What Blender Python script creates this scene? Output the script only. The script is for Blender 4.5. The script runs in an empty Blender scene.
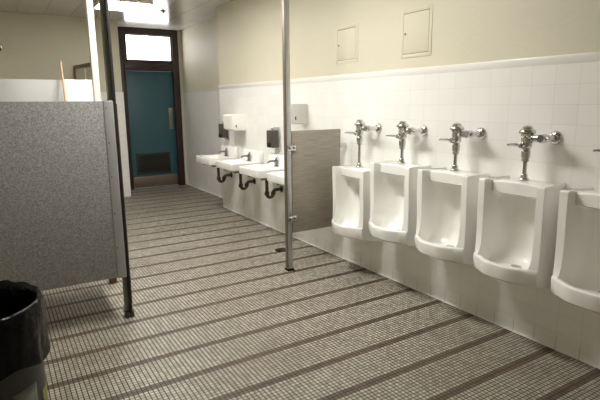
import bpy, bmesh, math, random
from mathutils import Vector, Matrix, noise
random.seed(4)
scene = bpy.context.scene
COL = scene.collection
PI = math.pi

# ------------------------------------------------------------------ materials
def nmat(name):
    m = bpy.data.materials.new(name); m.use_nodes = True
    nt = m.node_tree
    return m, nt, nt.nodes['Principled BSDF']

def setp(b, **k):
    for key, v in k.items():
        key = key.replace('_', ' ')
        if key in b.inputs: b.inputs[key].default_value = v

def rgb(r, g, b):
    f = lambda c: ((c/255.0+0.055)/1.055)**2.4 if c/255.0 > 0.04045 else c/255.0/12.92
    return (f(r), f(g), f(b), 1)

def mat(name, col, rough=.5, metal=0.0, var=.06, scale=6.0, spec=.5, bump=0.0, bscale=60.0):
    """base colour with a gentle procedural mottling"""
    m, nt, b = nmat(name)
    N = nt.nodes; L = nt.links
    geo = N.new('ShaderNodeTexCoord')
    nz = N.new('ShaderNodeTexNoise'); nz.inputs['Scale'].default_value = scale; nz.inputs['Detail'].default_value = 4
    L.new(geo.outputs['Object'], nz.inputs['Vector'])
    mx = N.new('ShaderNodeMix'); mx.data_type = 'RGBA'
    mx.inputs[6].default_value = tuple(c*(1-var) for c in col[:3])+(1,)
    mx.inputs[7].default_value = tuple(min(1, c*(1+var)) for c in col[:3])+(1,)
    L.new(nz.outputs['Fac'], mx.inputs[0]); L.new(mx.outputs[2], b.inputs['Base Color'])
    setp(b, Roughness=rough, Metallic=metal, Specular_IOR_Level=spec)
    if bump:
        n2 = N.new('ShaderNodeTexNoise'); n2.inputs['Scale'].default_value = bscale; n2.inputs['Detail'].default_value = 3
        L.new(geo.outputs['Object'], n2.inputs['Vector'])
        bp = N.new('ShaderNodeBump'); bp.inputs['Strength'].default_value = bump; bp.inputs['Distance'].default_value = .01
        L.new(n2.outputs['Fac'], bp.inputs['Height']); L.new(bp.outputs['Normal'], b.inputs['Normal'])
    return m

def emis(name, col, strength):
    m, nt, b = nmat(name)
    setp(b, Base_Color=col, Emission_Color=col, Emission_Strength=strength, Roughness=.6)
    return m

def math_node(nt, op, a=None, b=None, c=None):
    n = nt.nodes.new('ShaderNodeMath'); n.operation = op
    for i, v in enumerate((a, b, c)):
        if v is None: continue
        if isinstance(v, (int, float)): n.inputs[i].default_value = v
        else: nt.links.new(v, n.inputs[i])
    return n.outputs[0]

def mixc(nt, fac, c1, c2):
    n = nt.nodes.new('ShaderNodeMix'); n.data_type = 'RGBA'
    for idx, v in ((0, fac), (6, c1), (7, c2)):
        if isinstance(v, (int, float)): n.inputs[idx].default_value = v
        elif isinstance(v, tuple): n.inputs[idx].default_value = v
        else: nt.links.new(v, n.inputs[idx])
    return n.outputs[2]

def grid_line(nt, coord, origin, pitch, width):
    """1 on a joint line, 0 inside the tile"""
    u = math_node(nt, 'DIVIDE', math_node(nt, 'SUBTRACT', coord, origin), pitch)
    fr = math_node(nt, 'FRACT', u)
    d = math_node(nt, 'MINIMUM', fr, math_node(nt, 'SUBTRACT', 1.0, fr))
    return math_node(nt, 'LESS_THAN', d, width/pitch/2), math_node(nt, 'FLOOR', u)

def wall_tile(name, axis, u0, gc=(228, 226, 218), gd=(208, 205, 196)):
    m, nt, b = nmat(name); N = nt.nodes; L = nt.links
    g = N.new('ShaderNodeNewGeometry'); s = N.new('ShaderNodeSeparateXYZ'); L.new(g.outputs['Position'], s.inputs[0])
    lu, fu = grid_line(nt, s.outputs[axis], u0, .1525, .0019)
    lv, fv = grid_line(nt, s.outputs['Z'], .112, .118, .0019)
    joint = math_node(nt, 'MAXIMUM', lu, lv)
    cm = N.new('ShaderNodeCombineXYZ'); L.new(fu, cm.inputs[0]); L.new(fv, cm.inputs[1])
    wn = N.new('ShaderNodeTexWhiteNoise'); wn.noise_dimensions = '3D'; L.new(cm.outputs[0], wn.inputs['Vector'])
    tile = mixc(nt, wn.outputs['Value'], rgb(242, 241, 237), rgb(246, 245, 241))
    nz = N.new('ShaderNodeTexNoise'); nz.inputs['Scale'].default_value = 1.6; nz.inputs['Detail'].default_value = 5
    L.new(g.outputs['Position'], nz.inputs['Vector'])
    gr = mixc(nt, nz.outputs['Fac'], rgb(*gc), rgb(*gd))
    L.new(mixc(nt, joint, tile, gr), b.inputs['Base Color'])
    L.new(mixc(nt, joint, (.24, .24, .24, 1), (.7, .7, .7, 1)), b.inputs['Roughness'])
    nb = N.new('ShaderNodeTexNoise'); nb.inputs['Scale'].default_value = 7; L.new(g.outputs['Position'], nb.inputs['Vector'])
    h = math_node(nt, 'SUBTRACT', math_node(nt, 'MULTIPLY', nb.outputs['Fac'], .6), math_node(nt, 'MULTIPLY', joint, .5))
    bp = N.new('ShaderNodeBump'); bp.inputs['Strength'].default_value = .25; bp.inputs['Distance'].default_value = .004
    L.new(h, bp.inputs['Height']); L.new(bp.outputs['Normal'], b.inputs['Normal'])
    return m

def floor_mat():
    m, nt, b = nmat('mosaic_floor'); N = nt.nodes; L = nt.links
    p = .31015/12
    g = N.new('ShaderNodeNewGeometry'); s = N.new('ShaderNodeSeparateXYZ'); L.new(g.outputs['Position'], s.inputs[0])
    lx, fx = grid_line(nt, s.outputs['X'], 2.9, p, .0056)
    ly, fy = grid_line(nt, s.outputs['Y'], 1.3505, p, .0050)
    joint = math_node(nt, 'MAXIMUM', lx, ly)
    # two rows of brown tile in every twelve
    k = math_node(nt, 'FLOORED_MODULO', math_node(nt, 'ADD', fy, 1.0), 12.0)
    stripe = math_node(nt, 'LESS_THAN', k, 1.5)
    cm = N.new('ShaderNodeCombineXYZ'); L.new(fx, cm.inputs[0]); L.new(fy, cm.inputs[1])
    wn = N.new('ShaderNodeTexWhiteNoise'); L.new(cm.outputs[0], wn.inputs['Vector'])
    light = mixc(nt, wn.outputs['Value'], rgb(152, 147, 134), rgb(192, 187, 172))
    brown = mixc(nt, wn.outputs['Value'], rgb(84, 70, 60), rgb(108, 92, 80))
    tile = mixc(nt, stripe, light, brown)
    nz = N.new('ShaderNodeTexNoise'); nz.inputs['Scale'].default_value = .9; nz.inputs['Detail'].default_value = 7; nz.inputs['Roughness'].default_value = .65
    L.new(g.outputs['Position'], nz.inputs['Vector'])
    rp = N.new('ShaderNodeValToRGB'); rp.color_ramp.elements[0].position = .42; rp.color_ramp.elements[1].position = .72
    L.new(nz.outputs['Fac'], rp.inputs[0])
    tile = mixc(nt, math_node(nt, 'MULTIPLY', rp.outputs[0], .5), tile, rgb(120, 106, 88))
    grout = mixc(nt, nz.outputs['Fac'], rgb(52, 42, 35), rgb(76, 65, 54))
    L.new(mixc(nt, joint, tile, grout), b.inputs['Base Color'])
    L.new(mixc(nt, joint, (.42, .42, .42, 1), (.85, .85, .85, 1)), b.inputs['Roughness'])
    bp = N.new('ShaderNodeBump'); bp.inputs['Strength'].default_value = .3; bp.inputs['Distance'].default_value = .003
    L.new(math_node(nt, 'SUBTRACT', 1.0, joint), bp.inputs['Height']); L.new(bp.outputs['Normal'], b.inputs['Normal'])
    setp(b, Specular_IOR_Level=.4)
    return m

def ceiling_mat():
    m, nt, b = nmat('ceiling_panels'); N = nt.nodes; L = nt.links
    g = N.new('ShaderNodeNewGeometry'); s = N.new('ShaderNodeSeparateXYZ'); L.new(g.outputs['Position'], s.inputs[0])
    lx, fx = grid_line(nt, s.outputs['X'], .48, .36, .006)
    ly, fy = grid_line(nt, s.outputs['Y'], 7.0, .61, .006)
    joint = math_node(nt, 'MAXIMUM', lx, ly)
    nz = N.new('ShaderNodeTexNoise'); nz.inputs['Scale'].default_value = 2; L.new(g.outputs['Position'], nz.inputs['Vector'])
    base = mixc(nt, nz.outputs['Fac'], rgb(196, 190, 180), rgb(214, 209, 200))
    L.new(mixc(nt, joint, base, rgb(120, 112, 100)), b.inputs['Base Color'])
    setp(b, Roughness=.2, Specular_IOR_Level=.5)
    return m

def speckle_mat(name, c1, c2, scale, rough=.45, stretch=None):
    m, nt, b = nmat(name); N = nt.nodes; L = nt.links
    tc = N.new('ShaderNodeTexCoord'); mp = N.new('ShaderNodeMapping')
    if stretch: mp.inputs['Scale'].default_value = stretch
    L.new(tc.outputs['Object'], mp.inputs[0])
    nz = N.new('ShaderNodeTexNoise'); nz.inputs['Scale'].default_value = scale; nz.inputs['Detail'].default_value = 5; nz.inputs['Roughness'].default_value = .7
    L.new(mp.outputs[0], nz.inputs['Vector'])
    rp = N.new('ShaderNodeValToRGB'); rp.color_ramp.elements[0].position = .36; rp.color_ramp.elements[1].position = .64
    rp.color_ramp.elements[0].color = c1; rp.color_ramp.elements[1].color = c2
    L.new(nz.outputs['Fac'], rp.inputs[0]); L.new(rp.outputs[0], b.inputs['Base Color'])
    setp(b, Roughness=rough)
    return m

M = dict(
    paint=mat('cream_wall_paint', rgb(217, 211, 189), .55, var=.03, scale=3, bump=.15, bscale=40),
    tile_y=wall_tile('white_tile_side', 'Y', 1.4928),
    base_y=wall_tile('white_base_tile', 'Y', 1.4928, (150, 144, 130), (96, 90, 78)),
    tile_x=wall_tile('white_tile_end', 'X', 1.905),
    cap=mat('white_tile_cap', rgb(238, 236, 230), .25, var=.02),
    floor=floor_mat(), ceiling=ceiling_mat(),
    porcelain=mat('white_porcelain', rgb(250, 249, 245), .16, var=.015, scale=3),
    chrome=mat('chrome', (.62, .62, .61, 1), .13, 1.0, var=.05, scale=30),
    steel=mat('brushed_steel', (.55, .55, .55, 1), .36, .85, var=.12, scale=12),
    brownsteel=mat('tarnished_steel', rgb(124, 112, 100), .45, .6, var=.15, scale=14),
    dark_metal=mat('tarnished_pipe', rgb(98, 90, 80), .26, .9, var=.35, scale=25),
    faucet=mat('dull_chrome', (.2, .2, .2, 1), .25, 1.0, var=.1, scale=20),
    granite=speckle_mat('speckled_grey_laminate', rgb(112, 112, 112), rgb(176, 175, 173), 130),
    stile=mat('grey_stile', rgb(166, 166, 165), .4, .15, var=.05, scale=8),
    post=mat('grey_post_paint', rgb(128, 126, 116), .4, .2, var=.06),
    rust=mat('rust_brown_strip', rgb(92, 64, 48), .6, 0, var=.25, scale=18),
    blackrub=mat('black_rubber', rgb(30, 29, 28), .6, 0, var=.2),
    whitepaint=mat('white_enamel', rgb(240, 238, 232), .3, 0, var=.02),
    offwhite=mat('off_white_enamel', rgb(176, 176, 172), .35, 0, var=.05, scale=3),
    streak=speckle_mat('streaked_grey_panel', rgb(142, 135, 123), rgb(168, 160, 147), 6, .4, (1, 1, 22)),
    frame=mat('dark_brown_frame', rgb(52, 36, 35), .4, 0, var=.1),
    teal=mat('teal_door_paint', rgb(56, 96, 104), .45, 0, var=.08, scale=4),
    vent=mat('dark_vent', rgb(62, 62, 58), .5, .3, var=.1),
    kick=mat('bronze_kick_plate', rgb(128, 112, 98), .4, .5, var=.1),
    plate=mat('push_plate', rgb(150, 142, 128), .35, .7, var=.08),
    grey_disp=mat('grey_white_dispenser', rgb(214, 213, 208), .35, 0, var=.03),
    soap=mat('smoky_brown_plastic', rgb(76, 70, 60), .3, 0, var=.2, scale=14),
    black=mat('black_plastic', rgb(18, 18, 18), .35, 0, var=.1),
    wood=mat('pale_wood_pole', rgb(196, 164, 128), .5, 0, var=.12, scale=18),
    cream=mat('cream_enamel', rgb(226, 220, 200), .4, 0, var=.03),
    tan=mat('tan_frame', rgb(120, 106, 82), .5, 0, var=.08),
    bag=mat('black_bin_bag', rgb(8, 8, 9), .26, 0, var=.2, bump=.7, bscale=26, spec=.16),
    bin=mat('dark_grey_bin', rgb(44, 45, 43), .4, 0, var=.25, scale=9),
    blotch=mat('yellow_sticker', rgb(112, 112, 52), .5, 0, var=.2),
    pale=mat('worn_pale_sticker', rgb(98, 97, 88), .5, 0, var=.3, scale=20),
    bracket=mat('brown_hanger', rgb(128, 108, 78), .6, .2, var=.2),
    dark=mat('painted_gap_shade', rgb(128, 118, 98), .7),
    lamp=emis('fluorescent_diffuser', (1.0, .975, .925, 1), 23.0),
    lamp_far=emis('far_diffuser', (1.0, .97, .92, 1), 3.0),
    sky=emis('daylight_glass', (.96, .97, 1.0, 1), 2.4),
)

# ------------------------------------------------------------------ mesh helpers
def BM(): return bmesh.new()

def add_box(bm, lo, hi, bev=0.0, seg=2):
    t = bmesh.new()
    bmesh.ops.create_cube(t, size=1)
    for v in t.verts:
        v.co = Vector([lo[i]+(v.co[i]+.5)*(hi[i]-lo[i]) for i in range(3)])
    if bev:
        bmesh.ops.bevel(t, geom=t.edges[:], offset=bev, segments=seg, profile=.5, affect='EDGES')
    merge(bm, t)

def merge(bm, t, mtx=None):
    if mtx is not None: t.transform(mtx)
    me = bpy.data.meshes.new('tmp'); t.to_mesh(me); t.free()
    bm.from_mesh(me); bpy.data.meshes.remove(me)

def add_lathe(bm, prof, centre=(0, 0, 0), axis='Z', n=24, closed=True):
    """prof: list of (radius, height) along the axis"""
    t = bmesh.new(); rings = []
    for r, h in prof:
        rings.append([t.verts.new((r*math.cos(2*PI*i/n), r*math.sin(2*PI*i/n), h)) for i in range(n)])
    for a, b in zip(rings, rings[1:]):
        for i in range(n):
            t.faces.new((a[i], a[(i+1) % n], b[(i+1) % n], b[i]))
    if closed:
        t.faces.new(rings[0][::-1]); t.faces.new(rings[-1])
    bmesh.ops.recalc_face_normals(t, faces=t.faces[:])
    if axis == 'X': R = Matrix.Rotation(PI/2, 4, 'Y')
    elif axis == '-X': R = Matrix.Rotation(-PI/2, 4, 'Y')
    elif axis == 'Y': R = Matrix.Rotation(-PI/2, 4, 'X')
    elif axis == '-Y': R = Matrix.Rotation(PI/2, 4, 'X')
    else: R = Matrix.Identity(4)
    merge(bm, t, Matrix.Translation(Vector(centre)) @ R)

def add_tube(bm, pts, r, n=14):
    pts = [Vector(p) for p in pts]
    rs = r if isinstance(r, (list, tuple)) else [r]*len(pts)
    t = bmesh.new(); rings = []
    up = None
    for i, p in enumerate(pts):
        d = (pts[min(i+1, len(pts)-1)]-pts[max(i-1, 0)]).normalized()
        if up is None:
            up = d.orthogonal().normalized()
        else:
            up = (up-d*up.dot(d)).normalized()
        s = d.cross(up)
        rings.append([t.verts.new(p+(up*math.cos(2*PI*k/n)+s*math.sin(2*PI*k/n))*rs[i]) for k in range(n)])
    for a, b in zip(rings, rings[1:]):
        for k in range(n):
            t.faces.new((a[k], a[(k+1) % n], b[(k+1) % n], b[k]))
    t.faces.new(rings[0][::-1]); t.faces.new(rings[-1])
    bmesh.ops.recalc_face_normals(t, faces=t.faces[:])
    merge(bm, t)

def arc(c, r, a0, a1, plane='XZ', n=8):
    out = []
    for i in range(n+1):
        a = a0+(a1-a0)*i/n
        u, v = r*math.cos(a), r*math.sin(a)
        out.append((c[0]+u, c[1], c[2]+v) if plane == 'XZ' else (c[0]+u, c[1]+v, c[2]))
    return out

def rrect(cx, cy, hx, hy, r, z, n=5):
    pts = []
    for (sx, sy, a0) in ((1, 1, 0), (-1, 1, PI/2), (-1, -1, PI), (1, -1, 3*PI/2)):
        for i in range(n+1):
            a = a0+PI/2*i/n
            pts.append((cx+sx*(hx-r)+r*math.cos(a), cy+sy*(hy-r)+r*math.sin(a), z))
    return pts

def add_loft(bm, loops):
    t = bmesh.new(); rs = [[t.verts.new(p) for p in lp] for lp in loops]
    n = len(rs[0])
    for a, b in zip(rs, rs[1:]):
        for i in range(n):
            t.faces.new((a[i], a[(i+1) % n], b[(i+1) % n], b[i]))
    t.faces.new(rs[0][::-1]); t.faces.new(rs[-1])
    bmesh.ops.recalc_face_normals(t, faces=t.faces[:])
    merge(bm, t)

def obj(name, bm, m, parent=None, smooth=True, label=None, bevel=None):
    me = bpy.data.meshes.new(name)
    bm.to_mesh(me); bm.free()
    me.materials.append(m)
    if smooth:
        for p in me.polygons: p.use_smooth = True
        me.set_sharp_from_angle(angle=math.radians(38))
    o = bpy.data.objects.new(name, me); COL.objects.link(o)
    if parent is not None: o.parent = parent
    if label: o['label'] = label
    if bevel:
        b = o.modifiers.new('bevel', 'BEVEL'); b.width = bevel; b.segments = 3; b.limit_method = 'ANGLE'; b.angle_limit = math.radians(35)
        b.harden_normals = False
    return o

def thing(name, label, cat, loc=(0, 0, 0), rotz=0, group=None):
    o = bpy.data.objects.new(name, None); COL.objects.link(o)
    o.empty_display_size = .1
    o.location = loc; o.rotation_euler = (0, 0, rotz)
    o['label'] = label; o['category'] = cat
    if group: o['group'] = group
    return o

def tag(o, label, cat, group=None):
    o['label'] = label; o['category'] = cat
    if group: o['group'] = group
    return o

def struct(name, bm, m, parent=None, smooth=False):
    o = obj(name, bm, m, parent, smooth)
    if parent is None: o['kind'] = 'structure'
    return o

def kids(o): return [c for c in bpy.data.objects if c.parent is o]

def dup(root, loc, label):
    r = root.copy(); COL.objects.link(r); r.location = loc; r['label'] = label
    for ch in kids(root):
        c = ch.copy(); COL.objects.link(c); c.parent = r
        for g in kids(ch):
            d = g.copy(); COL.objects.link(d); d.parent = c
    return r

def box_struct(name, lo, hi, m, bev=0):
    b = BM(); add_box(b, lo, hi, bev); return struct(name, b, m, smooth=bool(bev))

# ------------------------------------------------------------------ the room
XW = 2.90      # face of the tiled side wall
XR = 3.18      # face of the recess wall by the door
YC = 7.02      # corner where the side wall steps back
YF = 8.73      # back wall of the stall area
YD = 9.45      # wall with the door
XL = -1.00     # left wall
YB = -1.60     # wall behind the camera
ZC = 2.90
XN = 1.92      # left side of the door nook
ZT = 1.815     # top of the tile

box_struct('floor', (XL-.1, YB-.1, -.1), (XR+.1, YD+.3, 0), M['floor'])
box_struct('ceiling', (XL-.1, YB-.1, ZC), (XR+.1, YD+.3, ZC+.1), M['ceiling'])
box_struct('wall_right', (XW+.012, YB-.1, 0), (XR+.1, YC-.012, ZC), M['paint'])
box_struct('wall_recess', (XR+.012, YC-.012, 0), (XR+.1, YD+.3, ZC), M['paint'])
box_struct('wall_left', (XL-.1, YB-.1, 0), (XL, YF+.1, ZC), M['paint'])
box_struct('wall_rear', (XL, YB-.1, 0), (XW+.012, YB, ZC), M['paint'])
box_struct('wall_back', (XL, YF+.012, 0), (XN-.012, YD+.3, ZC), M['paint'])
# wall round the door: a strip each side (the frame reaches the ceiling)
b = BM(); add_box(b, (XN-.012, YD, 0), (2.062, YD+.3, ZC)); add_box(b, (3.118, YD, 0), (XR+.012, YD+.3, ZC))
struct('wall_door', b, M['paint'])
# tile wainscots
box_struct('trim_1', (XW, YB, .09), (XW+.012, YC, 1.765), M['tile_y'])
b = BM(); add_box(b, (XW-.002, YB, 1.764), (XW+.012, YC+.002, ZT), .004)
struct('trim_2', b, M['cap'], smooth=True)
box_struct('trim_3', (XW, YC-.012, .09), (XR, YC, 1.765), M['tile_x'])
box_struct('trim_4', (XR, YC, 0.09), (XR+.012, YD, 1.765), M['tile_y'])
b = BM(); add_box(b, (XL, YF, .0), (XN, YF+.012, 1.765)); add_box(b, (XN-.012, YF+.012, 0), (XN, YD, 1.765))
struct('trim_5', b, M['tile_x'])
def cove(x0, y0, y1):
    """curved tile skirting along a wall whose face is x0"""
    prof = [(0, .112), (.0015, .112), (.003, .106), (.004, .05), (.0045, .016), (.007, .008), (.012, .003), (.017, 0), (0, 0)]
    b = BM(); r = [[b.verts.new((x0-d, y, z)) for d, z in prof] for y in (y0, y1)]
    n = len(prof)
    for i in range(n): b.faces.new((r[0][i], r[0][(i+1) % n], r[1][(i+1) % n], r[1][i]))
    b.faces.new(r[0][::-1]); b.faces.new(r[1]); bmesh.ops.recalc_face_normals(b, faces=b.faces[:])
    return b
struct('baseboard_right', cove(XW+.004, YB, YC), M['base_y'], smooth=True)
struct('baseboard_recess', cove(XR+.004, YC, YD), M['base_y'], smooth=True)

# ------------------------------------------------------------------ door, frame, transom window
b = BM()
add_box(b, (2.06, YD-.05, 0), (2.135, YD+.10, ZC-.002), .006)
add_box(b, (3.005, YD-.05, 0), (3.118, YD+.10, ZC-.002), .006)
add_box(b, (2.13, YD-.05, 2.79), (3.01, YD+.10, ZC-.002), .006)
add_box(b, (2.13, YD-.05, 2.16), (3.01, YD+.10, 2.30), .006)
fr = struct('trim_6', b, M['frame'], smooth=True)
d = thing('door_1', 'teal painted door with a vent in a dark brown frame', 'door', (2.137, YD+.03, 0)); d['kind'] = 'structure'
b = BM(); add_box(b, (0, 0, .012), (.866, .045, 2.155), .003); obj('door_leaf', b, M['teal'], d)
b = BM()
x0, x1, z0, z1 = .085, .735, .26, .66
for (lo, hi) in (((x0, -.012, z0), (x0+.03, -.0005, z1)), ((x1-.03, -.012, z0), (x1, -.0005, z1)), ((x0, -.012, z0), (x1, -.0005, z0+.03)), ((x0, -.012, z1-.03), (x1, -.0005, z1))):
    add_box(b, lo, hi, .002)
v = obj('vent_grille', b, M['vent'], d)
b = BM()
for i in range(14):
    z = z0+.035+i*.024
    t = bmesh.new(); bmesh.ops.create_cube(t, size=1)
    merge(b, t, Matrix.Translation((.41, -.006, z)) @ Matrix.Rotation(math.radians(35), 4, 'X') @ Matrix.Diagonal((x1-x0-.05, .003, .02, 1)))
add_box(b, (x0+.01, -.002, z0+.01), (x1-.01, -.0005, z1-.01))
obj('louvre_slats', b, M['vent'], v, smooth=False)
b = BM(); add_box(b, (.006, -.004, .016), (.86, -.0003, .222), .001); obj('kick_plate', b, M['kick'], d)
b = BM(); add_box(b, (.755, -.006, 1.09), (.835, -.0003, 1.49), .002)
add_tube(b, [(.795, -.005, 1.17), (.795, -.045, 1.18), (.795, -.045, 1.40), (.795, -.005, 1.41)], .009)
obj('push_plate', b, M['plate'], d)
b = BM()
add_tube(b, [(.40, -.004, .035), (.47, -.008, .035)], .005); obj('door_bolt', b, M['chrome'], d)
w = thing('window_1', 'bright transom window above the teal door', 'window', (2.137, YD, 2.30)); w['kind'] = 'structure'
b = BM()
for lo, hi in (((0, -.02, 0), (.05, .05, .49)), ((.845, -.02, 0), (.868, .05, .49)), ((.04, -.02, .475), (.86, .05, .49)), ((.04, -.02, 0), (.86, .05, .055))):
    add_box(b, lo, hi, .003)
obj('window_sash', b, M['frame'], w)
b = BM(); add_box(b, (.045, .01, .05), (.85, .016, .48)); obj('pane', b, M['sky'], w, smooth=False)
b = BM(); add_box(b, (.40, -.035, .478), (.45, -.02, .50), .004); obj('window_latch', b, M['steel'], w)

# ------------------------------------------------------------------ urinals
def make_urinal(label, loc):
    t = thing('urinal', label, 'urinal', loc, group='white wall urinals')
    z0 = .41
    WO, WI = .228, .176
    def bulge(y):
        q = (WO-abs(y))/(WO-.085)
        return .092*(q if q < .85 else .85+.15*(1-max(0, (1.25-q))/.4) if q < 1.25 else 1.0)
    def cav(y):
        s = abs(y)/.172; bl = bulge(y); db = .045+.085*s**4; k = .010*(1-s*s)
        return [(0, 1.046+k), (.15, 1.058+k), (.192+.012*(1-s*s), 1.055+k), (.20+.012*(1-s*s), 1.047+k), (.20+.012*(1-s*s), .988), (.19, .980), (db+.04, .975), (db+.012, .94), (db, .87), (db, .74), (db+.012, .62), (db+.04, .545),
                (db+.09 if s < .95 else .20, .51), (.21+bl*.8, .52), (.230+bl, .56), (.238+bl, .569), (.262+bl, .571), (.271+bl, .563), (.273+bl, .54), (.264+bl*.95, .480), (.248+bl*.75, .460), (.10, .425), (0, z0)]
    def flange(y):
        bl = bulge(y)
        return [(0, 1.046), (.20, 1.063), (.257, 1.066), (.265, 1.058), (.265, .995), (.265, .985), (.265, .975), (.264, .94), (.262, .87), (.258, .74), (.258+bl*.2, .64), (.26+bl*.45, .60),
                (.260+bl*.7, .583), (.260+bl*.85, .576), (.260+bl*.9, .573), (.261+bl*.95, .572), (.264+bl, .571), (.271+bl, .563), (.273+bl, .54), (.264+bl*.95, .480), (.248+bl*.75, .460), (.10, .425), (0, z0)]
    fo, fi = flange(WO), flange(WI)
    cols = []
    ys = [-.172, -.165, -.15, -.125, -.095, -.06, -.03, 0, .03, .06, .095, .125, .15, .165, .172]
    cols.append([(-.192, 0, z) for _, z in fo])
    cols.append([(-WO, dd, z) for dd, z in fo])
    cols.append([(-WI-.004, dd, z) for dd, z in fi])
    for y in ys: cols.append([(y, dd, z) for dd, z in cav(y)])
    cols.append([(WI+.004, dd, z) for dd, z in fi])
    cols.append([(WO, dd, z) for dd, z in fo])
    cols.append([(.192, 0, z) for _, z in fo])
    b = BM()
    # side panels keep the wall end square: the outer flange's first/last points sit on the wall at the narrow width
    V = []
    for ci, c in enumerate(cols):
        row = []
        for (y, dd, z) in c:
            if ci in (1, len(cols)-2) : y = math.copysign(.192+(WO-.192)*min(1, dd/.265), y)
            row.append(b.verts.new((-dd, y, z-z0)))
        V.append(row)
    for a, c in zip(V, V[1:]):
        for i in range(len(a)-1):
            try: b.faces.new((a[i], a[i+1], c[i+1], c[i]))
            except ValueError: pass
    bmesh.ops.remove_doubles(b, verts=b.verts[:], dist=.0004)
    bmesh.ops.dissolve_degenerate(b, edges=b.edges[:], dist=.0003)
    bmesh.ops.recalc_face_normals(b, faces=b.faces[:])
    obj('bowl', b, M['porcelain'], t, bevel=.0065)
    b = BM(); add_lathe(b, [(.0, 0), (.032, 0), (.034, .004), (.02, .007), (0.0, .007)], (-.135, 0, .512-z0), n=18, closed=False)
    obj('drain_strainer', b, M['chrome'], t)
    for s in (-1,):
        b = BM(); add_lathe(b, [(.005, -.004), (.005, .005), (.003, .008)], (-.012, s*.182, 1.048-z0), n=10)
        obj('mounting_bolt', b, M['dark_metal'], t)
    return t

UY = [3.500, 2.956, 2.412, 1.868, 1.324]
UL = ['white wall urinal nearest the grey privacy screen, hung lower than the other four',
      'second white wall urinal from the grey privacy screen, below the brighter access panel',
      'third white wall urinal from the privacy screen, middle of the row of five',
      'fourth white wall urinal from the privacy screen, wholly visible beside the one cut off',
      'white wall urinal cut off by the right edge of the photo']
u0 = make_urinal(UL[0], (XW-.001, UY[0], .41))
for y, l in zip(UY[1:], UL[1:]): dup(u0, (XW-.001, y, .41), l)
DROP = .088          # the first urinal hangs lower than the rest
u0.location.z -= DROP

def make_valve(label, loc, drop=0.0):
    # local origin: foot of the riser on top of the urinal; wall is at +x .13
    t = thing('flush_valve', label, 'flush valve', loc, group='chrome flush valves')
    b = BM(); add_lathe(b, [(.032, -.0005), (.033, .005), (.030, .012), (.021, .018), (.020, .034), (.016, .040), (.0125, .044)], (0, 0, -drop), n=24)
    obj('spud_flange', b, M['chrome'], t)
    b = BM(); add_tube(b, [(0, 0, .04-drop), (0, 0, .125)], .0125, 16); obj('riser_pipe', b, M['chrome'], t)
    b = BM(); add_lathe(b, [(.0125, .112), (.022, .118), (.022, .138), (.026, .142), (.027, .180), (.024, .184), (.024, .20), (.031, .206), (.033, .214), (.033, .262),
                            (.031, .268), (.036, .274), (.036, .286), (.048, .289), (.050, .298), (.046, .308), (.036, .315), (.030, .318), (.030, .328), (.022, .335), (.006, .338)], n=28)
    obj('valve_body', b, M['chrome'], t)
    b = BM()
    hd = Vector((-1, .22, -.03)).normalized()
    add_tube(b, [hd*.02+Vector((0, 0, .218)), hd*.045+Vector((0, 0, .218)), hd*.046+Vector((0, 0, .218)), hd*.056+Vector((0, 0, .218))], [.019, .019, .012, .012], 16)
    add_tube(b, [hd*.05+Vector((0, 0, .218)), hd*.08+Vector((0, 0, .224)), hd*.12+Vector((0, 0, .229)), hd*.142+Vector((0, 0, .228))], [.0075, .0095, .0085, .006], 12)
    obj('flush_handle', b, M['chrome'], t)
    b = BM()
    add_lathe(b, [(.025, .026), (.025, .046), (.018, .048), (.018, .062), (.024, .064), (.024, .082)], (0, 0, .262), axis='-Y', n=20)
    add_lathe(b, [(.022, -.030), (.027, -.022), (.027, .02), (.024, .03), (.018, .032), (.0175, .122)], (0, -.105, .262), axis='X', n=20)
    add_lathe(b, [(.015, .020), (.017, .026), (.017, .036), (.012, .040)], (0, -.105, .262), axis='-Y', n=14)
    obj('supply_stop', b, M['chrome'], t)
    b = BM(); add_lathe(b, [(.018, 0), (.026, .001), (.038, .010), (.042, .02), (.042, .0255)], (.104, -.105, .262), axis='X', n=24)
    obj('wall_flange', b, M['chrome'], t)
    return t
VL = ['chrome flush valve on the urinal nearest the grey privacy screen',
      'chrome flush valve on the second urinal from the privacy screen',
      'chrome flush valve on the middle urinal of the row',
      'chrome flush valve on the fourth urinal, largest one fully visible',
      'chrome flush valve of the cut-off urinal, only its handle tip showing at right edge']
make_valve(VL[0], (2.77, UY[0], 1.0695), DROP)
v0 = make_valve(VL[1], (2.77, UY[1], 1.0695))
for y, l in zip(UY[2:], VL[2:]): vd = dup(v0, (2.77, y, 1.0695), l)
for ch in kids(vd):
    if ch.name.startswith('flush_handle'): ch.rotation_euler = (0, 0, -.36)     # this handle hangs a little to the side

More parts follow.
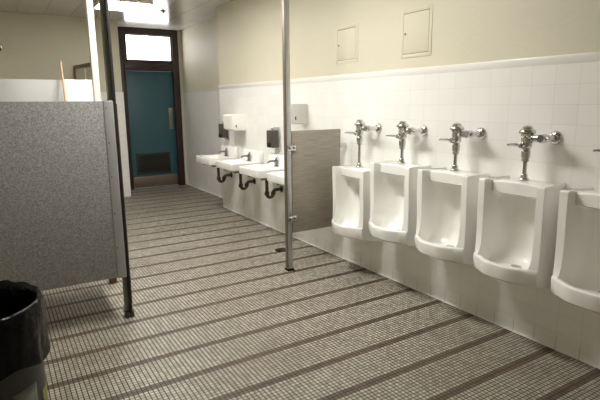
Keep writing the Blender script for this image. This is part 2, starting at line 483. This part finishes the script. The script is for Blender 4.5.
# ------------------------------------------------------------------ sinks
def make_sink(label, loc):
    t = thing('wall_sink', label, 'sink', loc, group='white wall sinks')   # origin on the wall, underside level
    W = .262; D = .44
    b = BM()
    cx = -D/2
    add_loft(b, [rrect(cx-.02, 0, .11, .14, .08, -.02), rrect(cx-.01, 0, .175, .225, .05, .002), rrect(cx, 0, D/2-.004, W-.004, .022, .012), rrect(cx, 0, D/2, W, .022, .022), rrect(cx, 0, D/2, W, .022, .094), rrect(cx, 0, D/2-.006, W-.006, .02, .101), rrect(cx, 0, D/2-.02, W-.02, .02, .100),
                 rrect(cx-.03, 0, D/2-.085, W-.055, .06, .098), rrect(cx-.03, 0, D/2-.095, W-.065, .06, .085), rrect(cx-.03, 0, D/2-.125, W-.10, .07, .03), rrect(cx-.03, 0, .05, .06, .04, .012)])
    obj('basin', b, M['porcelain'], t)
    b = BM(); add_loft(b, [rrect(-.032, -.025, .031, W-.002, .02, .092), rrect(-.030, -.025, .029, W-.004, .02, .19), rrect(-.026, -.025, .025, W-.012, .018, .225), rrect(-.024, -.025, .020, W-.025, .016, .238)])
    obj('splashback', b, M['porcelain'], t)
    f = BM(); fx, fy = -.088, -.035
    add_lathe(f, [(.027, 0), (.027, .008), (.020, .014), (.019, .05), (.021, .055), (.021, .075), (.013, .08)], (fx, fy, .099), n=18)
    add_tube(f, [(fx, fy, .15), (fx-.035, fy, .166), (fx-.075, fy, .165), (fx-.105, fy, .155), (fx-.112, fy, .143)], [.014, .013, .012, .011, .011], 12)
    fo = obj('faucet', f, M['faucet'], t)
    f = BM(); add_tube(f, [(fx, fy, .175), (fx+.003, fy, .195), (fx+.019, fy, .215)], [.012, .009, .007], 10); obj('faucet_handle', f, M['faucet'], fo)
    p = BM()
    xd, yd = -.20, 0
    add_lathe(p, [(.030, -.055), (.030, -.035), (.024, -.03), (.024, -.018)], (xd, yd, 0), n=18)
    zu, zw = -.228, -.185
    path = [(xd, 0, -.03), (xd, 0, zu)] + [(xd+.042-.042*math.cos(a), 0, zu-.042*math.sin(a)) for a in [PI*i/10 for i in range(1, 10)]]
    path += [(xd+.084, 0, zu)] + [(xd+.084+.04-.04*math.cos(a), 0, zw-.04+.04*math.sin(a)) for a in [PI/2*i/5 for i in range(1, 6)]] + [(-.002, 0, zw)]
    add_tube(p, path, .0205, 14)
    add_lathe(p, [(.030, zu-.014), (.030, zu+.024), (.023, zu+.03)], (xd, 0, 0), n=16)
    add_lathe(p, [(.029, zu-.012), (.029, zu+.022)], (xd+.084, 0, 0), n=16)
    tr = obj('drain_trap', p, M['dark_metal'], t)
    p = BM(); add_lathe(p, [(.042, 0), (.042, .004), (.026, .012)], (-.001, 0, zw), axis='-X', n=18); obj('trap_flange', p, M['dark_metal'], tr)
    p = BM()
    for s in (-1, 1): add_box(p, (-.36, s*.17-.012, -.028), (-.002, s*.17+.012, .006), .003)
    add_box(p, (-.03, -.2, -.03), (-.002, .2, .004), .003)
    obj('hanger_bracket', p, M['bracket'], t)
    return t
SL = ['white wall sink farthest from the urinals, at the wall corner by the teal door',
      'second white wall sink from the door corner, beneath the white towel dispenser side',
      'third white wall sink from the door corner, beneath the brown soap dispenser',
      'white wall sink nearest the steel post and mostly hidden behind it']
SY = [6.645, 5.895, 5.16, 4.45]
s0 = make_sink(SL[0], (XW-.001, SY[0], .722))
for y, l in zip(SY[1:], SL[1:]): dup(s0, (XW-.001, y, .722), l)

# ------------------------------------------------------------------ dispensers
def towel_dispenser(label, loc, m, h=.15):
    t = thing('paper_towel_dispenser', label, 'towel dispenser', loc, group='paper towel dispensers')
    b = BM(); add_loft(b, [rrect(-.085, 0, .083, h, .01, 0), rrect(-.105, 0, .103, h, .012, .02), rrect(-.105, 0, .103, h, .012, .195), rrect(-.10, 0, .097, h-.006, .012, .207)])
    body = obj('housing', b, m, t)
    b = BM(); add_box(b, (-.16, -h-.002, .04), (-.145, -h+.0005, .075), .001); obj('lock', b, M['blackrub'], body)
    b = BM(); add_box(b, (-.15, -h*.8, -.004), (-.05, h*.8, .003), .001); obj('towel_slot', b, M['blackrub'], t)
    return t
towel_dispenser('white paper towel dispenser above the two far sinks', (XW+.0018, 6.24, 1.205), M['whitepaint'])
towel_dispenser('light grey paper towel dispenser above the privacy screen, right of the steel post', (XW+.0018, 4.612, 1.338), M['grey_disp'], .048)
def soap_dispenser(label, loc):
    t = thing('soap_dispenser', label, 'soap dispenser', loc, group='brown soap dispensers')
    b = BM(); add_box(b, (-.115, -.075, .03), (-.022, .075, .235), .012, 3); body = obj('tank', b, M['soap'], t)
    b = BM(); add_box(b, (-.02, -.06, .0), (-.001, .06, .27), .004); add_box(b, (-.075, -.035, .225), (-.01, .035, .262), .006); obj('mounting_plate', b, M['steel'], t)
    b = BM(); add_box(b, (-.135, -.03, .035), (-.112, .03, .09), .006); obj('push_lever', b, M['black'], t)
    b = BM(); add_lathe(b, [(.010, 0), (.014, .02), (.02, .045)], (-.07, -.03, -.01), n=14); obj('nozzle', b, M['whitepaint'], t)
    return t
soap_dispenser('brown soap dispenser below the white towel dispenser, above the farthest sink', (XW-.001, 6.72, 1.045))
soap_dispenser('brown soap dispenser beside the steel post, above the third sink', (XW-.001, 5.235, 1.005))

# ------------------------------------------------------------------ access panels
def access_panel(label, y0, y1, z0, z1):
    t = thing('access_panel', label, 'access panel', (XW+.012, (y0+y1)/2, z0), group='wall access panels')
    W = (y1-y0)/2; H = z1-z0; f = .028
    b = BM()
    for lo, hi in (((-.004, -W, 0), (-.0005, -W+f, H)), ((-.004, W-f, 0), (-.0005, W, H)), ((-.004, -W+f, 0), (-.0005, W-f, f)), ((-.004, -W+f, H-f), (-.0005, W-f, H))):
        add_box(b, lo, hi, .001)
    obj('panel_frame', b, M['paint'], t)
    b = BM(); add_box(b, (-.0035, -W+f+.004, f+.004), (-.001, W-f-.003, H-f-.005), .001); dr = obj('panel_door', b, M['paint'], t)
    b = BM(); add_box(b, (-.0012, -W+f, f), (-.0004, W-f, H-f)); obj('gap_shade_sheet', b, M['dark'], t)  # tan sheet painted as the shade in the gap round the panel door
    b = BM(); add_lathe(b, [(.009, 0), (.009, .003), (.006, .004)], (-.0042, W-f-.025, H/2), axis='-X', n=12); obj('cam_lock', b, M['brownsteel'], dr)
access_panel('cream wall access panel above the first urinal, the left and duller one', 3.722, 4.066, 1.918, 2.258)
access_panel('cream wall access panel above the second and third urinals, right one', 2.82, 3.158, 1.902, 2.272)

# ------------------------------------------------------------------ privacy screen by the urinals
t = thing('privacy_screen', 'grey streaked privacy screen on a steel floor-to-ceiling post beside the urinals', 'partition', (2.245, 3.885, 0))
b = BM(); add_box(b, (.044, -.0125, .362), (.588, .0125, 1.307), .003); obj('screen_panel', b, M['streak'], t)
b = BM(); add_box(b, (-.014, -.02, .004), (.034, .022, ZC-.002), .003); po = obj('post', b, M['steel'], t)
b = BM(); add_box(b, (-.0185, -.0215, .03), (-.0135, .024, ZC-.02), .001); obj('side_channel', b, M['brownsteel'], po)
b = BM(); add_box(b, (-.026, -.028, .002), (.042, .034, .022), .003); add_lathe(b, [(.010, 0), (.008, .012)], (.03, -.05, .001), n=10); obj('post_shoe', b, M['dark_metal'], po)
for z in (1.155, .50):
    b = BM()
    add_box(b, (.033, -.020, z-.026), (.086, -.0128, z+.026), .002); add_box(b, (-.012, -.0285, z-.026), (.034, -.0205, z+.026), .002)
    br = obj('screen_bracket', b, M['chrome'], t)
    for x in (.012, .062):
        b = BM(); add_lathe(b, [(.009, 0), (.008, .005)], (x, -.0285 if x < .03 else -.0195, z), axis='-Y', n=12)
        obj('bracket_bolt', b, M['black'], br)
for z in (1.15, .52):
    b = BM(); add_box(b, (.575, -.022, z-.02), (.653, .022, z+.02), .003); obj('wall_bracket', b, M['chrome'], t)

# ------------------------------------------------------------------ left stalls
t = thing('stall_partition', 'grey speckled stall partition with a riveted metal edge, nearest at left', 'partition', (.70, 3.61, 0))
b = BM(); add_box(b, (-1.698, -.012, .33), (-.045, .012, 1.578), .003); pn = obj('stall_panel', b, M['granite'], t)
b = BM(); add_box(b, (-.047, -.0165, .322), (.018, .0165, 1.581), .006, 3); sl = obj('edge_stile', b, M['stile'], t)
for z in (1.532, 1.297, 1.061, .80, .55):
    b = BM(); add_lathe(b, [(.0045, 0), (.003, .002)], (-.030, -.0165, z), axis='-Y', n=10); obj('rivet', b, M['black'], sl)
b = BM(); add_box(b, (-.002, .018, .02), (.040, .075, ZC-.002), .003); po = obj('post', b, M['post'], t)
b = BM(); add_box(b, (.0195, -.012, .03), (.0385, .0175, ZC-.02), .002); obj('door_stop', b, M['blackrub'], po)
b = BM(); add_box(b, (.0405, .01, .1), (.0475, .05, 1.56), .001); obj('hinge_strip', b, M['rust'], po)
b = BM(); add_box(b, (-.008, -.010, .001), (.052, .082, .05), .003); obj('post_shoe', b, M['dark_metal'], po)

b = BM(); add_box(b, (.008, .085, .33), (.032, .838, 1.56), .003); obj('hidden_stall_door', b, M['granite'], t)  # unseen closed door, added to keep the floor under the partition dark
t = thing('stall_partition', 'stall post whitened as if brightly lit, rising behind the grey speckled partition', 'partition', (.74, 4.45, 0))
b = BM(); add_box(b, (.005, 0, .02), (.056, .06, ZC-.002), .003); po = obj('post', b, M['whitepaint'], t)  # white paint stands in for the strong light on this post
b = BM(); add_box(b, (0, -.005, .001), (.062, .066, .06), .003); obj('post_shoe', b, M['rust'], po)
b = BM(); add_box(b, (-1.738, .018, .33), (.003, .042, 1.555), .003); obj('stall_panel', b, M['granite'], t)

o_ = BM(); add_box(o_, (-.995, 6.30, .30), (.742, 6.325, 1.838), .003)
tag(obj('partition_panel', o_, M['offwhite']), 'off-white partition panel along the left, running behind the grey stall partition', 'partition')
o_ = BM(); add_box(o_, (.746, 6.295, .002), (1.12, 6.33, 1.842), .003)
tag(obj('partition_pilaster', o_, M['whitepaint']), 'bright white partition pilaster between the wooden pole and the white post', 'partition')
o_ = BM(); add_tube(o_, [(.735, 5.78, .004), (.731, 6.03, 1.0), (.7275, 6.28, 2.03), (.7275, 6.283, 2.045)], [.012, .012, .0115, .006], 12)
tag(obj('wooden_pole', o_, M['wood']), 'thin wooden broom pole leaning on the top of the white partition', 'pole')

t = thing('framed_screen', 'cream screen in a tan frame standing against the olive back wall, half hidden', 'screen', (1.341, 7.74, 0), .15)
b = BM(); L_ = .95
for lo, hi in (((-.02, 0, 0), (.02, .05, 2.16)), ((-.02, L_-.05, 0), (.02, L_, 2.16)), ((-.02, .05, 2.11), (.02, L_-.05, 2.16)), ((-.02, .05, .02), (.02, L_-.05, .1))):
    add_box(b, lo, hi, .002)
obj('screen_frame', b, M['tan'], t)
b = BM(); add_box(b, (-.006, .05, .1), (.006, L_-.05, 2.11)); obj('screen_infill', b, M['whitepaint'], t)
b = BM(); add_box(b, (-.014, .42, .1), (-.006, .50, 2.11), .002); obj('screen_mullion', b, M['whitepaint'], t)

t = thing('wall_hook', 'small chrome coat hook high on the olive back wall, at the left edge', 'hook', (.225, YF+.011, 2.36))
b = BM(); add_box(b, (-.02, -.006, 0), (.02, 0, .09), .002); obj('back_plate', b, M['chrome'], t)
b = BM(); add_tube(b, [(0, -.004, .06), (0, -.04, .05), (0, -.055, .02), (0, -.05, 0), (0, -.03, -.01)], .008, 10); obj('hook_prong', b, M['black'], t)

# ------------------------------------------------------------------ ceiling lights and sprinkler
def ceiling_light(label, loc, L, W, rot=0, m=None):
    t = thing('ceiling_light', label, 'ceiling light', loc, rot, group='fluorescent ceiling lights')
    b = BM(); 
    for lo, hi in (((-W/2-.02, -L/2-.02, -.05), (-W/2, L/2+.02, -.001)), ((W/2, -L/2-.02, -.05), (W/2+.02, L/2+.02, -.001)), ((-W/2, -L/2-.02, -.05), (W/2, -L/2, -.001)), ((-W/2, L/2, -.05), (W/2, L/2+.02, -.001))):
        add_box(b, lo, hi, .002)
    obj('housing', b, M['whitepaint'], t)
    b = BM(); add_box(b, (-W/2+.001, -L/2+.001, -.06), (W/2-.001, L/2-.001, -.02), .004); obj('diffuser', b, m or M['lamp'], t)
ceiling_light('fluorescent ceiling light over the sinks, above the top of the photo', (1.4, 5.4, ZC), .90, .30)
ceiling_light('fluorescent ceiling light in front of the urinals, above the top of the photo', (1.3, 3.25, ZC), 1.2, .30)
ceiling_light('fluorescent ceiling light at the far end, glaring at the top beside the grey post', (1.66, 7.22, ZC), .62, .60, m=M['lamp_far'])
t = thing('sprinkler', 'small dark ceiling sprinkler in front of the transom window', 'sprinkler', (2.318, 7.58, ZC))
b = BM(); add_lathe(b, [(.045, -.001), (.045, -.006), (.02, -.012), (.012, -.014)], n=18); obj('escutcheon', b, M['brownsteel'], t)
b = BM(); add_lathe(b, [(.010, -.012), (.012, -.03), (.024, -.034), (.024, -.037)], n=14); obj('sprinkler_head', b, M['dark_metal'], t)

# ------------------------------------------------------------------ dark floor plate
t = thing('floor_plate', 'small dark round plate on the floor beside the foot of the steel post', 'floor drain', (2.512, 4.50, 0))  # dark round plate with bars, lying on the floor
b = BM()
add_lathe(b, [(.07, .0005), (.07, .004), (.058, .005)], n=24)
obj('plate_rim', b, M['dark_metal'], t)
b = BM()
for i in range(-3, 4): add_box(b, (-.05, i*.015-.003, .0052), (.05, i*.015+.003, .0075))
obj('plate_bars', b, M['faucet'], t, smooth=False)

# ------------------------------------------------------------------ bin
t = thing('trash_can', 'dark grey round trash can lined with a black bag, at the lower left corner', 'trash can', (-.185, 2.37, 0))
b = BM()
add_lathe(b, [(.0, .012), (.245, .012), (.25, 0), (.258, 0), (.262, .02), (.275, .66), (.284, .665), (.285, .70), (.278, .705), (.268, .70), (.262, .66), (.24, .03), (0, .022)], n=48, closed=False)
body = obj('can_body', b, M['bin'], t)
def patch(ang0, ang1, z0, z1, m, name, lab):
    b = BM(); n = 8; rows = []
    for j in (0, 1):
        z = (z0, z1)[j]
        rr = .262+(.275-.262)*(z-.02)/.64+.0012
        rows.append([b.verts.new((rr*math.cos(ang0+(ang1-ang0)*i/n), rr*math.sin(ang0+(ang1-ang0)*i/n), z)) for i in range(n+1)])
    for i in range(n): b.faces.new((rows[0][i], rows[0][i+1], rows[1][i+1], rows[1][i]))
    o = obj(name, b, m, body, label=lab)
    s = o.modifiers.new('thick', 'SOLIDIFY'); s.thickness = .0008; s.offset = 1
patch(-1.05, -.58, .20, .41, M['pale'], 'sticker', 'worn pale sticker')
patch(-.42, -.05, .20, .335, M['blotch'], 'sticker', 'yellow-green sticker')
# bag: draped over the rim, wrinkled outside, sagging inside
b = BM(); n = 96; prof = [(.294, .53), (.294, .58), (.295, .63), (.296, .69), (.294, .725), (.288, .748), (.282, .752), (.268, .738), (.258, .68), (.250, .55), (.235, .35), (.20, .20), (.10, .14), (.0, .13)]
rings = []
for j, (r, z) in enumerate(prof):
    ring = []
    for i in range(n):
        a = 2*PI*i/n
        q = Vector((math.cos(a)*3.2, math.sin(a)*3.2, z*3.0))
        w = noise.noise(q*1.6)*.5+noise.noise(q*4.1)*.45+noise.noise(Vector((a*14, z*4, 2)))*.5
        amp = .013 if j < 9 else .024
        hem = (noise.noise(Vector((math.cos(a)*2, math.sin(a)*2, 5)))*.10+.02*math.sin(a*3)) if j == 0 else (noise.noise(Vector((math.cos(a)*2, math.sin(a)*2, 5)))*.05 if j == 1 else 0)
        rr = max(0, r+w*amp + (.004 if j < 6 else 0))
        if j < 5: rr = max(rr, .2885)
        ring.append(b.verts.new((rr*math.cos(a), rr*math.sin(a), z+hem+(w*.012 if 3 < j < 8 else 0))))
    rings.append(ring)
for a_, c_ in zip(rings, rings[1:]):
    for i in range(n): b.faces.new((a_[i], a_[(i+1) % n], c_[(i+1) % n], c_[i]))
bmesh.ops.remove_doubles(b, verts=b.verts[:], dist=.0005)
bg = obj('bin_bag', b, M['bag'], t)
sb = bg.modifiers.new('sub', 'SUBSURF'); sb.levels = 1; sb.render_levels = 1

# ------------------------------------------------------------------ camera
cam = bpy.data.cameras.new('camera'); co = bpy.data.objects.new('camera', cam); COL.objects.link(co)
f_px, p, y, r = 496.28, .1922, .5492, .0099
fw = Vector((math.sin(y)*math.cos(p), math.cos(y)*math.cos(p), -math.sin(p)))
rt = Vector((math.cos(y), -math.sin(y), 0)); dn = fw.cross(rt)
R1 = rt*math.cos(r)+dn*math.sin(r); D1 = -rt*math.sin(r)+dn*math.cos(r)
mt = Matrix.Identity(4)
for i in range(3):
    mt[i][0] = R1[i]; mt[i][1] = -D1[i]; mt[i][2] = -fw[i]
mt[0][3], mt[1][3], mt[2][3] = 0, 0, 1.55
co.matrix_world = mt
cam.sensor_width = 36; cam.sensor_fit = 'HORIZONTAL'; cam.lens = f_px*36/600; cam.clip_start = .02; cam.clip_end = 60
scene.camera = co

# ------------------------------------------------------------------ world and view
wd = bpy.data.worlds.new('world'); scene.world = wd; wd.use_nodes = True
wd.node_tree.nodes['Background'].inputs[0].default_value = (.8, .85, 1, 1)
wd.node_tree.nodes['Background'].inputs[1].default_value = .3
vs = scene.view_settings
vs.view_transform = 'Standard'; vs.look = 'None'; vs.gamma = 1; vs.use_curve_mapping = False; vs.exposure = 1.33
scene.cycles.max_bounces = 8; scene.cycles.diffuse_bounces = 5
